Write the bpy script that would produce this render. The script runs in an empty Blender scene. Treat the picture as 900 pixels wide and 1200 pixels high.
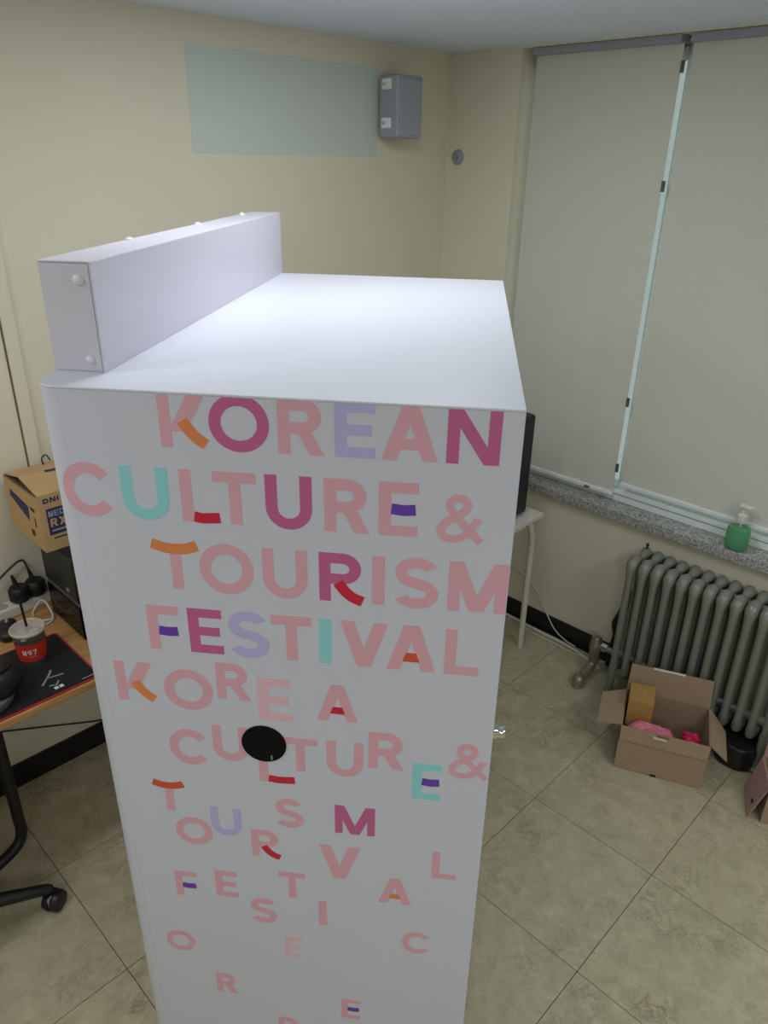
import bpy, math, random
from mathutils import Vector, Matrix
random.seed(7)
scene = bpy.context.scene
COL = scene.collection

# ------------------------------------------------------------------ camera
CAM_H = 2.065
F_PX, PITCH, ROLL, HEAD = 872.67, 25.4167, 1.0753, 44.2592
def make_camera():
    th, pt, r = map(math.radians, (HEAD, PITCH, ROLL))
    fw = Vector((math.cos(th)*math.cos(pt), math.sin(th)*math.cos(pt), -math.sin(pt)))
    rt = Vector((math.sin(th), -math.cos(th), 0)); up = rt.cross(fw)
    R = rt*math.cos(r) + up*math.sin(r); U = -rt*math.sin(r) + up*math.cos(r)
    cd = bpy.data.cameras.new('camera'); cd.sensor_fit = 'VERTICAL'; cd.sensor_height = 24.0
    cd.lens = 24.0*F_PX/1200.0; cd.clip_start = 0.02
    c = bpy.data.objects.new('camera', cd); COL.objects.link(c)
    M = Matrix((R, U, -fw)).transposed().to_4x4(); M.translation = (0, 0, CAM_H)
    c.matrix_world = M
    scene.camera = c
make_camera()

# ------------------------------------------------------------------ world, lamps, exposure
w = bpy.data.worlds.new('world'); scene.world = w; w.use_nodes = True
bgn = w.node_tree.nodes['Background']
bgn.inputs[0].default_value = (0.78, 0.83, 0.82, 1); bgn.inputs[1].default_value = 0.7
vs = scene.view_settings
vs.view_transform = 'Standard'; vs.look = 'None'; vs.gamma = 1.0; vs.use_curve_mapping = False
vs.exposure = 0.0
ROOM = (-2.6, -2.9)          # far corner of the room behind the camera
XW, YB, ZC = 2.7245, 2.3179, 2.457
LAMPS = [(1.28, 1.35, 8.2), (-0.75, 1.45, 11.5), (1.28, -1.00, 15.0), (-0.95, -1.00, 21.0)]   # ceiling fixtures: x, y, watts
LAMP_COL = (0.93, 0.97, 1.0)
def area_light(x, y, p):
    ld = bpy.data.lights.new('ceiling_lamp_light', 'AREA'); ld.shape = 'RECTANGLE'
    ld.size = 1.15; ld.size_y = 0.26; ld.energy = p; ld.color = LAMP_COL
    lo = bpy.data.objects.new('ceiling_lamp_light', ld); COL.objects.link(lo)
    lo.location = (x, y, ZC-0.012)
for l in LAMPS: area_light(*l)

# ------------------------------------------------------------------ materials
MATS = {}
def lin(c):
    return tuple(((v/255)/12.92 if v/255 <= .04045 else (((v/255)+.055)/1.055)**2.4) for v in c)
def mat(name, col, rough=.5, metal=0.0, noise=0.0, nscale=20.0, bump=0.0, bscale=200.0, spec=.5, coat=0.0, trans=0.0, emit=0.0, srgb=True, sheen=0.0):
    if name in MATS: return MATS[name]
    m = bpy.data.materials.new(name); m.use_nodes = True
    nt = m.node_tree; b = nt.nodes['Principled BSDF']
    c = lin(col) if srgb else col
    b.inputs['Base Color'].default_value = (*c, 1)
    b.inputs['Roughness'].default_value = rough; b.inputs['Metallic'].default_value = metal
    b.inputs['Specular IOR Level'].default_value = spec
    b.inputs['Coat Weight'].default_value = coat
    b.inputs['Transmission Weight'].default_value = trans
    if emit:
        b.inputs['Emission Color'].default_value = (*c, 1); b.inputs['Emission Strength'].default_value = emit
    tc = nt.nodes.new('ShaderNodeTexCoord')
    if noise:
        n = nt.nodes.new('ShaderNodeTexNoise'); n.inputs['Scale'].default_value = nscale; n.inputs['Detail'].default_value = 4
        nt.links.new(tc.outputs['Object'], n.inputs['Vector'])
        mx = nt.nodes.new('ShaderNodeMix'); mx.data_type = 'RGBA'
        mx.inputs[6].default_value = (*[v*(1-noise) for v in c], 1); mx.inputs[7].default_value = (*[min(1, v*(1+noise)) for v in c], 1)
        nt.links.new(n.outputs['Fac'], mx.inputs[0]); nt.links.new(mx.outputs[2], b.inputs['Base Color'])
    if bump:
        n2 = nt.nodes.new('ShaderNodeTexNoise'); n2.inputs['Scale'].default_value = bscale; n2.inputs['Detail'].default_value = 3
        nt.links.new(tc.outputs['Object'], n2.inputs['Vector'])
        bp = nt.nodes.new('ShaderNodeBump'); bp.inputs['Strength'].default_value = bump; bp.inputs['Distance'].default_value = .002
        nt.links.new(n2.outputs['Fac'], bp.inputs['Height']); nt.links.new(bp.outputs[0], b.inputs['Normal'])
    MATS[name] = m; return m

def ramp_mat(name, build, rough=.5):
    m = bpy.data.materials.new(name); m.use_nodes = True
    b = m.node_tree.nodes['Principled BSDF']; b.inputs['Roughness'].default_value = rough
    build(m.node_tree, b); MATS[name] = m; return m

def floor_nodes(nt, b):
    geo = nt.nodes.new('ShaderNodeNewGeometry'); oi = nt.nodes.new('ShaderNodeObjectInfo')
    ad = nt.nodes.new('ShaderNodeVectorMath'); ad.operation = 'MULTIPLY_ADD'
    ad.inputs[0].default_value = (7, 13, 5)
    nt.links.new(oi.outputs['Random'], ad.inputs[1]); nt.links.new(geo.outputs['Position'], ad.inputs[2])
    def noise(s, d, dist=0.0, ro=.6):
        n = nt.nodes.new('ShaderNodeTexNoise'); n.inputs['Scale'].default_value = s; n.inputs['Detail'].default_value = d
        n.inputs['Distortion'].default_value = dist; n.inputs['Roughness'].default_value = ro
        nt.links.new(ad.outputs[0], n.inputs['Vector']); return n
    cloud = noise(16, 9, .6, .72)
    r1 = nt.nodes.new('ShaderNodeValToRGB'); e = r1.color_ramp.elements
    e[0].position = .30; e[0].color = (*lin((174, 165, 136)), 1); e[1].position = .70; e[1].color = (*lin((208, 199, 170)), 1)
    nt.links.new(cloud.outputs['Fac'], r1.inputs[0])
    vein = noise(15, 9, .9, .70)                   # thin crooked veins where the noise crosses its middle
    sb = nt.nodes.new('ShaderNodeMath'); sb.operation = 'SUBTRACT'; sb.inputs[1].default_value = .5
    nt.links.new(vein.outputs['Fac'], sb.inputs[0])
    ab = nt.nodes.new('ShaderNodeMath'); ab.operation = 'ABSOLUTE'; nt.links.new(sb.outputs[0], ab.inputs[0])
    r2 = nt.nodes.new('ShaderNodeValToRGB'); e = r2.color_ramp.elements
    e[0].position = 0.0; e[0].color = (1, 1, 1, 1); e[1].position = .035; e[1].color = (0, 0, 0, 1)
    nt.links.new(ab.outputs[0], r2.inputs[0])
    mask = noise(5, 3, 0)
    r3 = nt.nodes.new('ShaderNodeValToRGB'); e = r3.color_ramp.elements
    e[0].position = .45; e[0].color = (0, 0, 0, 1); e[1].position = .68; e[1].color = (.6, .6, .6, 1)
    nt.links.new(mask.outputs['Fac'], r3.inputs[0])
    ml = nt.nodes.new('ShaderNodeMath'); ml.operation = 'MULTIPLY'
    nt.links.new(r2.outputs[0], ml.inputs[0]); nt.links.new(r3.outputs[0], ml.inputs[1])
    mx = nt.nodes.new('ShaderNodeMix'); mx.data_type = 'RGBA'
    nt.links.new(ml.outputs[0], mx.inputs[0]); nt.links.new(r1.outputs[0], mx.inputs[6])
    mx.inputs[7].default_value = (*lin((108, 99, 78)), 1)
    nt.links.new(mx.outputs[2], b.inputs['Base Color'])
def granite_nodes(nt, b):
    tc = nt.nodes.new('ShaderNodeTexCoord')
    n = nt.nodes.new('ShaderNodeTexNoise'); n.inputs['Scale'].default_value = 110; n.inputs['Detail'].default_value = 6
    nt.links.new(tc.outputs['Object'], n.inputs['Vector'])
    r = nt.nodes.new('ShaderNodeValToRGB'); e = r.color_ramp.elements
    e[0].position = .34; e[0].color = (*lin((112, 112, 110)), 1); e[1].position = .66; e[1].color = (*lin((200, 200, 194)), 1)
    nt.links.new(n.outputs['Fac'], r.inputs[0]); nt.links.new(r.outputs[0], b.inputs['Base Color'])
def wood_nodes(nt, b):
    tc = nt.nodes.new('ShaderNodeTexCoord'); mp = nt.nodes.new('ShaderNodeMapping'); mp.inputs['Scale'].default_value = (2, 26, 26)
    nt.links.new(tc.outputs['Object'], mp.inputs[0])
    n = nt.nodes.new('ShaderNodeTexNoise'); n.inputs['Scale'].default_value = 3; n.inputs['Detail'].default_value = 6; n.inputs['Distortion'].default_value = .6
    nt.links.new(mp.outputs[0], n.inputs['Vector'])
    r = nt.nodes.new('ShaderNodeValToRGB'); e = r.color_ramp.elements
    e[0].position = .3; e[0].color = (*lin((170, 122, 72)), 1); e[1].position = .7; e[1].color = (*lin((204, 158, 102)), 1)
    nt.links.new(n.outputs['Fac'], r.inputs[0]); nt.links.new(r.outputs[0], b.inputs['Base Color'])
def glass_nodes(col, rough, mixfac):
    def f(nt, b):
        out = nt.nodes['Material Output']; tr = nt.nodes.new('ShaderNodeBsdfTransparent'); tr.inputs[0].default_value = (*col, 1)
        b.inputs['Base Color'].default_value = (*col, 1); b.inputs['Roughness'].default_value = rough
        mx = nt.nodes.new('ShaderNodeMixShader'); mx.inputs[0].default_value = mixfac
        nt.links.new(tr.outputs[0], mx.inputs[1]); nt.links.new(b.outputs[0], mx.inputs[2]); nt.links.new(mx.outputs[0], out.inputs[0])
    return f
M_FLOOR = ramp_mat('marbled_vinyl_tile', floor_nodes, .42)
M_GRAN = ramp_mat('grey_granite', granite_nodes, .45)
M_WOOD = ramp_mat('oak_laminate', wood_nodes, .45)
M_PANE = ramp_mat('window_glass', glass_nodes((.85, .9, .9), .05, .15), .05)
M_PLASTIC = ramp_mat('clear_plastic', glass_nodes((.97, .97, .96), .12, .07), .15)
M_LID = ramp_mat('hazy_plastic_lid', glass_nodes((.94, .93, .9), .15, .35), .15)
M_GREEN = ramp_mat('green_liquid', glass_nodes(lin((120, 215, 160)), .12, .30), .12)
M_WALL = mat('cream_wall_paint', (226, 220, 198), .75, noise=.03, nscale=3, bump=.15, bscale=60)
M_PATCH = mat('pale_unfaded_paint', (205, 214, 206), .7, noise=.03, nscale=5)
M_CEIL = mat('white_ceiling_paint', (226, 236, 250), .85, noise=.03, nscale=25, bump=.35, bscale=90)
M_GROUT = mat('dark_tile_joint', (70, 62, 48), .9)
M_BASE = mat('black_baseboard_vinyl', (20, 20, 24), .45)
M_WHITE = mat('white_laminate', (216, 218, 228), .34, noise=.008, nscale=4, spec=.5)
M_FRONT = mat('white_vinyl_print', (203, 206, 222), .40, noise=.008, nscale=4, spec=.5)
M_HEAD = mat('white_foam_board', (206, 203, 216), .38, spec=.5)
M_SCREW = mat('white_plastic_cap', (225, 225, 232), .25)
M_BLACKG = mat('black_glossy_acrylic', (6, 8, 16), .16, spec=.12)
M_CHROME = mat('polished_chrome', (215, 215, 215), .08, metal=1.0)
M_BLACK = mat('black_plastic', (20, 21, 25), .42)
M_BLACKM = mat('black_powder_coat', (17, 18, 21), .5)
M_NAVY = mat('dark_navy_plastic', (20, 23, 34), .45)
M_BLIND = mat('beige_roller_fabric', (216, 216, 206), .85, noise=.02, nscale=6, bump=.1, bscale=500)
M_ALU = mat('white_window_frame', (236, 241, 240), .4)
M_RAD = mat('grey_radiator_enamel', (134, 136, 126), .30, metal=.15, noise=.08, nscale=30)
M_BRASS = mat('tarnished_pipe_metal', (150, 146, 126), .32, metal=.5, noise=.15, nscale=60)
M_CARD = mat('brown_corrugated_card', (172, 148, 124), .85, noise=.05, nscale=25)
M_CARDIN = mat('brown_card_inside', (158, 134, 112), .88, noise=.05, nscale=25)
M_CARDY = mat('yellow_kraft_card', (182, 140, 80), .8, noise=.05, nscale=25)
M_CARDT = mat('tan_carton_card', (192, 158, 112), .8, noise=.06, nscale=18)
M_CARDPINK = mat('pinkish_card', (178, 140, 138), .8, noise=.08, nscale=25)
M_PINKBAG = mat('pink_plastic_bag', (222, 120, 150), .3, noise=.2, nscale=40)
M_HOTPINK = mat('magenta_plastic_bag', (200, 30, 84), .3, noise=.2, nscale=40)
M_TAPE = mat('white_tape', (225, 222, 215), .4)
M_GREY = mat('light_grey_plastic', (150, 154, 162), .45)
M_GREYD = mat('dark_grey_plastic', (86, 90, 90), .5)
M_GREYB = mat('slate_grey_plastic', (104, 108, 116), .6)
M_SPK = mat('grey_speaker_plastic', (160, 164, 178), .5)
M_CABLEW = mat('white_cable_rubber', (215, 212, 200), .5)
M_RED = mat('red_paper_sleeve', (214, 48, 30), .6)
M_REDTRIM = mat('red_stitched_edge', (176, 40, 36), .7)
M_PAD = mat('black_cloth_pad', (20, 22, 26), .8)
M_COFFEE = mat('dark_iced_coffee', (30, 17, 11), .15)
M_ICE = mat('milky_ice', (190, 178, 160), .25, noise=.2, nscale=90)
M_PRINTW = mat('white_print', (225, 225, 225), .6)
M_PRINTN = mat('navy_print', (46, 44, 92), .7)
M_PRINTD = mat('dark_brown_print', (62, 44, 50), .7)
M_BROWN = mat('brown_cork', (140, 104, 70), .8)
M_GAPSHADE = mat('brown_gap_shade', (112, 98, 76), .8)
M_TABLE = mat('white_table_laminate', (216, 214, 204), .45)
M_PUMP = mat('white_pump_plastic', (225, 226, 220), .4)
M_LAMP = mat('lamp_diffuser', (250, 252, 255), .5, emit=1.0)
INK = {'p': mat('pink_ink', (218, 166, 183), .5), 'm': mat('magenta_ink', (194, 96, 148), .5), 'l': mat('lilac_ink', (182, 180, 228), .5),
       't': mat('teal_ink', (144, 212, 220), .5), 'o': mat('orange_ink', (222, 134, 80), .5), 'r': mat('crimson_ink', (202, 26, 62), .5),
       'v': mat('violet_ink', (102, 58, 174), .5), 'q': mat('light_pink_ink', (224, 184, 200), .5), 'e': mat('vermilion_ink', (208, 84, 60), .5)}

# ------------------------------------------------------------------ mesh helpers
class MB:
    def __init__(s): s.v = []; s.f = []
    def add(s, vs, fs):
        o = len(s.v); s.v += [tuple(p) for p in vs]; s.f += [tuple(i+o for i in f) for f in fs]; return s
    def box(s, x0, y0, z0, x1, y1, z1):
        v = [(x0,y0,z0),(x1,y0,z0),(x1,y1,z0),(x0,y1,z0),(x0,y0,z1),(x1,y0,z1),(x1,y1,z1),(x0,y1,z1)]
        return s.add(v, [(0,3,2,1),(4,5,6,7),(0,1,5,4),(1,2,6,5),(2,3,7,6),(3,0,4,7)])
    def hexa(s, b, t):      # bottom 4, top 4 (ccw seen from above)
        return s.add(list(b)+list(t), [(0,3,2,1),(4,5,6,7),(0,1,5,4),(1,2,6,5),(2,3,7,6),(3,0,4,7)])
    def prism(s, poly, z0, z1):
        n = len(poly); v = [(x,y,z0) for x,y in poly]+[(x,y,z1) for x,y in poly]
        return s.add(v, [tuple(range(n-1,-1,-1)), tuple(range(n,2*n))]+[(i,(i+1)%n,n+(i+1)%n,n+i) for i in range(n)])
    def lathe(s, prof, c=(0,0,0), n=24, axis='z', cap=True):
        v = []; f = []
        for r, h in prof:
            for k in range(n):
                a = 2*math.pi*k/n; p = (r*math.cos(a), r*math.sin(a), h)
                if axis == 'x': p = (h, p[0], p[1])
                if axis == 'y': p = (p[1], h, p[0])
                v.append((p[0]+c[0], p[1]+c[1], p[2]+c[2]))
        for i in range(len(prof)-1):
            for k in range(n):
                f.append((i*n+k, i*n+(k+1)%n, (i+1)*n+(k+1)%n, (i+1)*n+k))
        if cap: f.append(tuple(range(n-1,-1,-1))); f.append(tuple((len(prof)-1)*n+k for k in range(n)))
        return s.add(v, f)
    def tube(s, pts, r, n=10, cap=True):
        pts = [Vector(p) for p in pts]; m = len(pts); rs = r if isinstance(r, (list, tuple)) else [r]*m
        v = []; prev = None
        for i, p in enumerate(pts):
            t = (pts[min(i+1,m-1)]-pts[max(i-1,0)]).normalized()
            if prev is None:
                a = Vector((0,0,1)) if abs(t.z) < .9 else Vector((1,0,0)); u = t.cross(a).normalized()
            else: u = (prev - t*prev.dot(t)).normalized()
            prev = u; b = t.cross(u)
            for k in range(n):
                g = 2*math.pi*k/n; v.append(p+(u*math.cos(g)+b*math.sin(g))*rs[i])
        f = [(i*n+k, i*n+(k+1)%n, (i+1)*n+(k+1)%n, (i+1)*n+k) for i in range(m-1) for k in range(n)]
        if cap: f.append(tuple(range(n-1,-1,-1))); f.append(tuple((m-1)*n+k for k in range(n)))
        return s.add(v, f)
    def ball(s, c, rx, ry, rz, n=16, m=10, p=1.0):
        v = []; f = []
        sg = lambda x: math.copysign(abs(x)**p, x)
        for i in range(1, m):
            a = math.pi*i/m
            for k in range(n):
                g = 2*math.pi*k/n
                v.append((c[0]+rx*sg(math.sin(a))*sg(math.cos(g)), c[1]+ry*sg(math.sin(a))*sg(math.sin(g)), c[2]+rz*sg(math.cos(a))))
        t = len(v); v += [(c[0],c[1],c[2]+rz),(c[0],c[1],c[2]-rz)]
        for i in range(m-2):
            for k in range(n): f.append((i*n+k, (i+1)*n+k, (i+1)*n+(k+1)%n, i*n+(k+1)%n))
        for k in range(n): f.append((t, k, (k+1)%n)); f.append((t+1, (m-2)*n+(k+1)%n, (m-2)*n+k))
        return s.add(v, f)
    def build(s, name, m, parent=None, smooth=False, bevel=0.0, seg=2, loc=None):
        me = bpy.data.meshes.new(name); me.from_pydata(s.v, [], s.f); me.update()
        me.materials.append(m)
        if smooth: me.shade_smooth()
        o = bpy.data.objects.new(name, me); COL.objects.link(o)
        if parent: o.parent = parent
        if loc: o.location = loc
        if bevel:
            b = o.modifiers.new('bevel', 'BEVEL'); b.width = bevel; b.segments = seg; b.limit_method = 'ANGLE'; b.angle_limit = .6
            if smooth is False: me.shade_smooth(); o.modifiers.new('wn', 'WEIGHTED_NORMAL')
        elif smooth:
            me.set_sharp_from_angle(angle=.8)
        return o
def empty(name, loc=(0,0,0), rz=0.0):
    o = bpy.data.objects.new(name, None); COL.objects.link(o); o.location = loc; o.rotation_euler.z = rz
    o.empty_display_size = .1; return o
def tag(o, label, cat, group=None):
    o['label'] = label; o['category'] = cat
    if group: o['group'] = group
    return o
def struct(o, label=None):
    o['kind'] = 'structure'
    if label: o['label'] = label
    return o
def catmull(pts, n=8):
    P = [Vector(p) for p in pts]; P = [P[0]*2-P[1]] + P + [P[-1]*2-P[-2]]; out = []
    for i in range(1, len(P)-2):
        for k in range(n):
            t = k/n; a, b, c, d = P[i-1:i+3]
            out.append(.5*((2*b)+(c-a)*t+(2*a-5*b+4*c-d)*t*t+(3*b-a-3*c+d)*t**3))
    return out+[P[-2]]

# ------------------------------------------------------------------ lettering: strokes -> thin printed film
def S_rect(x0, y0, x1, y1): return [(x0,y0),(x1,y0),(x1,y1),(x0,y1)]
def S_para(xb, xt, y0, y1, tw): return [(xb,y0),(xb+tw,y0),(xt+tw,y1),(xt,y1)]
def S_arc(cx, cy, rx, ry, t, a0, a1, n=18):
    out = []
    for i in range(n):
        qs = []
        for a in (a0+(a1-a0)*i/n, a0+(a1-a0)*(i+1)/n):
            c, s_ = math.cos(math.radians(a)), math.sin(math.radians(a)); qs.append(((cx+rx*c, cy+ry*s_), (cx+(rx-t)*c, cy+(ry-t)*s_)))
        q = [qs[0][1], qs[0][0], qs[1][0], qs[1][1]]
        out.append(q if a1 > a0 else q[::-1])
    return out
def S_path(pts, t, smooth=True):
    P = catmull([(x, y, 0) for x, y in pts], 6) if smooth else [Vector((x, y, 0)) for x, y in pts]
    L = []; R = []
    for i, p in enumerate(P):
        d = (P[min(i+1,len(P)-1)]-P[max(i-1,0)]).normalized(); nn = Vector((-d.y, d.x, 0))*t/2
        L.append(p+nn); R.append(p-nn)
    return [[(R[i].x,R[i].y),(R[i+1].x,R[i+1].y),(L[i+1].x,L[i+1].y),(L[i].x,L[i].y)] for i in range(len(P)-1)]
def glyph(ch, w, h, t, accent=False):
    """two lists of quads: the main strokes and the accent stroke"""
    A = []; B = []; d = 1.22*t
    if ch == 'K':
        A = [S_rect(0,0,t,h), S_para(t*.75, w-1.45*t, .30*h, h, 1.45*t)]
        if accent: B = S_path([(.50*w,.50*h),(.66*w,.30*h),(.82*w,.17*h),(.97*w,.08*h)], t)
        else: A.append(S_para(w-1.4*t, .33*w, 0, .56*h, 1.4*t))
    elif ch in 'RPBD':
        if ch == 'D':
            rx = min(w*.55, h/2); A = [S_rect(0,0,t,h), S_rect(t,0,w-rx,t), S_rect(t,h-t,w-rx,h)]+S_arc(w-rx,h/2,rx,h/2,t,-90,90)
        else:
            m = .37*h; ry = (h-m)/2; bw = .93*w; rx = min(ry*1.05, bw*.6)
            A = [S_rect(0,0,t,h), S_rect(t,h-t,bw-rx,h), S_rect(t,m,bw-rx,m+t)]+S_arc(bw-rx, m+ry, rx, ry, t, -90, 90)
            if ch == 'R':
                if accent: B = S_path([(.42*w,.40*h),(.58*w,.22*h),(.76*w,.10*h),(.97*w,.03*h)], t)
                else: A.append(S_para(w-d, .40*w, 0, m+.2*t, d))
    elif ch in 'EF':
        A = [S_rect(0,0,t,h), S_rect(t,h-t*.92,w,h)]
        if ch == 'E': A.append(S_rect(t,0,w,t*.92))
        y = .5*h-.46*t if ch == 'E' else .44*h-.46*t
        if accent: B = S_path([(t*1.02,y+.5*t),(.62*w,y+.42*t),(w*.93,y+.5*t)], t*.95)
        else: A.append(S_rect(t,y,w*.92,y+t*.92))
    elif ch == 'T':
        A = [S_rect(w/2-t/2,0,w/2+t/2,h-t*.9)]
        if accent: B = S_path([(0,h-.30*t),(.25*w,h-.62*t),(.5*w,h-.72*t),(.75*w,h-.62*t),(w,h-.30*t)], t)
        else: A.append(S_rect(0,h-t*.95,w,h))
    elif ch == 'L':
        A = [S_rect(0,0,t,h)]
        if accent: B = S_path([(t*1.02,.52*t),(.55*w,.40*t),(w,.52*t)], t*.95)
        else: A.append(S_rect(t,0,w,t*.92))
    elif ch == 'I': A = [S_rect(0,0,w,h)]
    elif ch == 'U':
        ry = min(w/2, .5*h); A = [S_rect(0,ry,t,h), S_rect(w-t,ry,w,h)]+S_arc(w/2,ry,w/2,ry,t,180,360)
    elif ch == 'O': A = S_arc(w/2,h/2,w/2,h/2,t,0,360,36)
    elif ch == 'C': A = S_arc(w*.52,h/2,w*.52,h/2,t,38,322,30)
    elif ch == 'S':
        r = (h+t*.9)/4; A = S_arc(w/2,h-r,w*.48,r,t,25,270,22)+S_arc(w/2,r,w*.5,r,t,90,-155,22)
    elif ch == 'A':
        sx = w/2-d/2; A = [S_para(0, sx-.02*w, 0, h, d), S_para(w-d, sx+.02*w, 0, h, d)]
        y0, y1 = .20*h, .20*h+t*.95
        q = [(d*.9+(sx)*y0/h, y0),(w-d*.9-(sx)*y0/h, y0),(w-d*.9-(sx)*y1/h, y1),(d*.9+(sx)*y1/h, y1)]
        (B if accent else A).append(q)
    elif ch == 'V':
        sx = w/2-d/2; A = [S_para(sx, 0, 0, h, d), S_para(sx, w-d, 0, h, d)]
    elif ch == 'N': A = [S_rect(0,0,t,h), S_rect(w-t,0,w,h), S_para(w-d, 0, 0, h, d)]
    elif ch == 'M':
        A = [S_rect(0,0,t,h), S_rect(w-t,0,w,h), S_para(w/2-d/2, 0, .0*h, h, d), S_para(w/2-d/2, w-d, .0*h, h, d)]
    elif ch == 'X': A = [S_para(0, w-d, 0, h, d), S_para(w-d, 0, 0, h, d)]
    elif ch == '7': A = [S_rect(0,h-t,w,h), S_para(.2*w, w-d, 0, h-t, d)]
    elif ch == '9': A = S_arc(w/2,h*.66,w/2,h*.34,t,0,360,24)+S_path([(w-t/2,h*.66),(w*.8,h*.25),(w*.3,t*.3)], t)
    elif ch == '&':
        A = S_path([(.97*w,.02*h),(.62*w,.34*h),(.30*w,.66*h),(.26*w,.82*h),(.38*w,.92*h),(.54*w,.91*h),(.64*w,.80*h),(.58*w,.66*h),(.40*w,.54*h),(.16*w,.40*h),(.08*w,.24*h),(.16*w,.11*h),(.36*w,.07*h),(.58*w,.13*h),(.76*w,.30*h),(.88*w,.52*h)], t*.92)
    return A, B
def film(quads, to3, nrm, th, zclip=None):
    """quads in glyph units -> thin slabs; to3(x,y) gives the surface point, nrm the outward normal"""
    mb = MB(); nv = Vector(nrm)*th
    for qi, q in enumerate(quads):
        nv = Vector(nrm)*(th+qi*6e-6)
        if zclip is not None: q = [(x, min(y, zclip)) for x, y in q]
        a = [Vector(to3(x, y)) for x, y in q]
        nn = (a[1]-a[0]).cross(a[2]-a[0])+(a[2]-a[0]).cross(a[3]-a[0])
        if nn.dot(nv) < 0: a = a[::-1]
        t = [p+nv for p in a]; n = len(a)
        mb.add(a+t, [tuple(range(n,2*n))]+[(i,(i+1)%n,n+(i+1)%n,n+i) for i in range(n)])
    return mb

# ================================================================== SETTING
RX, RY = ROOM
fl = struct(MB().box(RX-.1, RY-.1, -.08, XW+.25, YB+.1, -.004).build('floor', M_GROUT), 'beige marbled vinyl tile floor')
T0 = (1.3617, .5323); TS = .4472; G = .0011
tm = MB().box(0, 0, -.004, TS-2*G, TS-2*G, 0)
tile0 = None
i0 = math.floor((RX-T0[0])/TS); i1 = math.ceil((XW-T0[0])/TS); j0 = math.floor((RY-T0[1])/TS); j1 = math.ceil((YB-T0[1])/TS)
for i in range(i0, i1):
    for j in range(j0, j1):
        x, y = T0[0]+i*TS+G, T0[1]+j*TS+G
        x0, y0, x1, y1 = max(x, RX), max(y, RY), min(x+TS-2*G, XW), min(y+TS-2*G, YB)
        if x1-x0 < .01 or y1-y0 < .01: continue
        full = (x1-x0 > TS-2*G-1e-4) and (y1-y0 > TS-2*G-1e-4)
        if full and tile0: o = tile0.copy(); COL.objects.link(o)
        else:
            o = MB().box(0, 0, -.004, x1-x0, y1-y0, 0).build('tile', M_FLOOR, fl)
            if full: tile0 = o
        o.location = (x0, y0, 0)
struct(MB().box(RX-.1, RY-.1, ZC, XW+.25, YB+.1, ZC+.1).build('ceiling', M_CEIL), 'white painted ceiling')
struct(MB().box(RX-.1, YB, -.004, XW+.25, YB+.12, ZC).build('wall_back', M_WALL), 'cream painted back wall')
struct(MB().box(RX-.12, RY, -.004, RX, YB, ZC).build('wall_left', M_WALL), 'cream painted wall')
struct(MB().box(RX-.12, RY-.12, -.004, XW+.25, RY, ZC).build('wall_front', M_WALL), 'cream painted wall')
# window wall: opening y WY0..WY1, z WZ0..WZ1
WY0, WY1, WZ0, WZ1 = -1.30, 1.962, .708, 2.453
wr = MB()
wr.box(XW, RY, -.004, XW+.24, YB, WZ0)
wr.box(XW, RY, WZ1, XW+.24, YB, ZC)
wr.box(XW, WY1, WZ0, XW+.24, YB, WZ1)
wr.box(XW, RY, WZ0, XW+.24, WY0, WZ1)
struct(wr.build('wall_right', M_WALL), 'cream painted window wall')
BT = .098
struct(MB().box(RX, YB-.008, 0, XW-.008, YB, BT).build('baseboard_back', M_BASE), 'black vinyl baseboard')
struct(MB().box(XW-.008, RY, 0, XW, YB, BT).build('baseboard_right', M_BASE), 'black vinyl baseboard')
struct(MB().box(RX, RY, 0, RX+.008, YB-.008, BT).build('baseboard_left', M_BASE), 'black vinyl baseboard')
struct(MB().box(RX+.008, RY, 0, XW-.008, RY+.008, BT).build('baseboard_front', M_BASE), 'black vinyl baseboard')
# vertical moulding on the back wall
struct(MB().box(.774, YB-.010, .90, .812, YB, ZC).build('trim_1', M_WALL, bevel=.002), 'thin vertical moulding painted like the wall')
struct(MB().box(.7695, YB-.003, .90, .7735, YB, ZC).build('shadow_gap_strip', M_GAPSHADE), 'brown strip painted as the shadow gap beside the moulding')  # flat strip, the shade of the gap is put into its brown colour
# sill
sill = struct(MB().box(2.692, WY0-.04, WZ0, XW+.13, WY1, .750).build('trim_2', M_GRAN, bevel=.003), 'grey speckled granite window sill')
# window frame with panes
win = empty('window_1', (XW+.10, (WY0+WY1)/2, .750)); struct(win, 'white framed window behind roller blinds')
wl = (WY1-WY0)/2; FX0, FX1 = 0.0, .07; WH = WZ1-.750
MB().box(FX0,-wl,0,FX1,wl,.055).build('window_rail', M_ALU, win, bevel=.003)
MB().box(-.036,-wl,0,-.003,wl,.046).build('window_track', M_ALU, win, bevel=.003)
MB().box(-.0375,-wl,.030,-.0362,wl,.034).build('track_groove', M_GREY, win)
MB().box(FX0,-wl,WH-.05,FX1,wl,WH).build('window_rail', M_ALU, win, bevel=.003)
gy = 1.322-(WY0+WY1)/2
for yy in (-wl+.025, gy-1.28, gy, wl-.025):
    MB().box(FX0,yy-.025,.055,FX1,yy+.025,WH-.05).build('window_stile', M_ALU, win, bevel=.003)
for a, b in ((-wl+.05, gy-1.305), (gy-1.255, gy-.025), (gy+.025, wl-.05)):
    MB().box(.03,a,.055,.036,b,WH-.05).build('pane', M_PANE, win)
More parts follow.
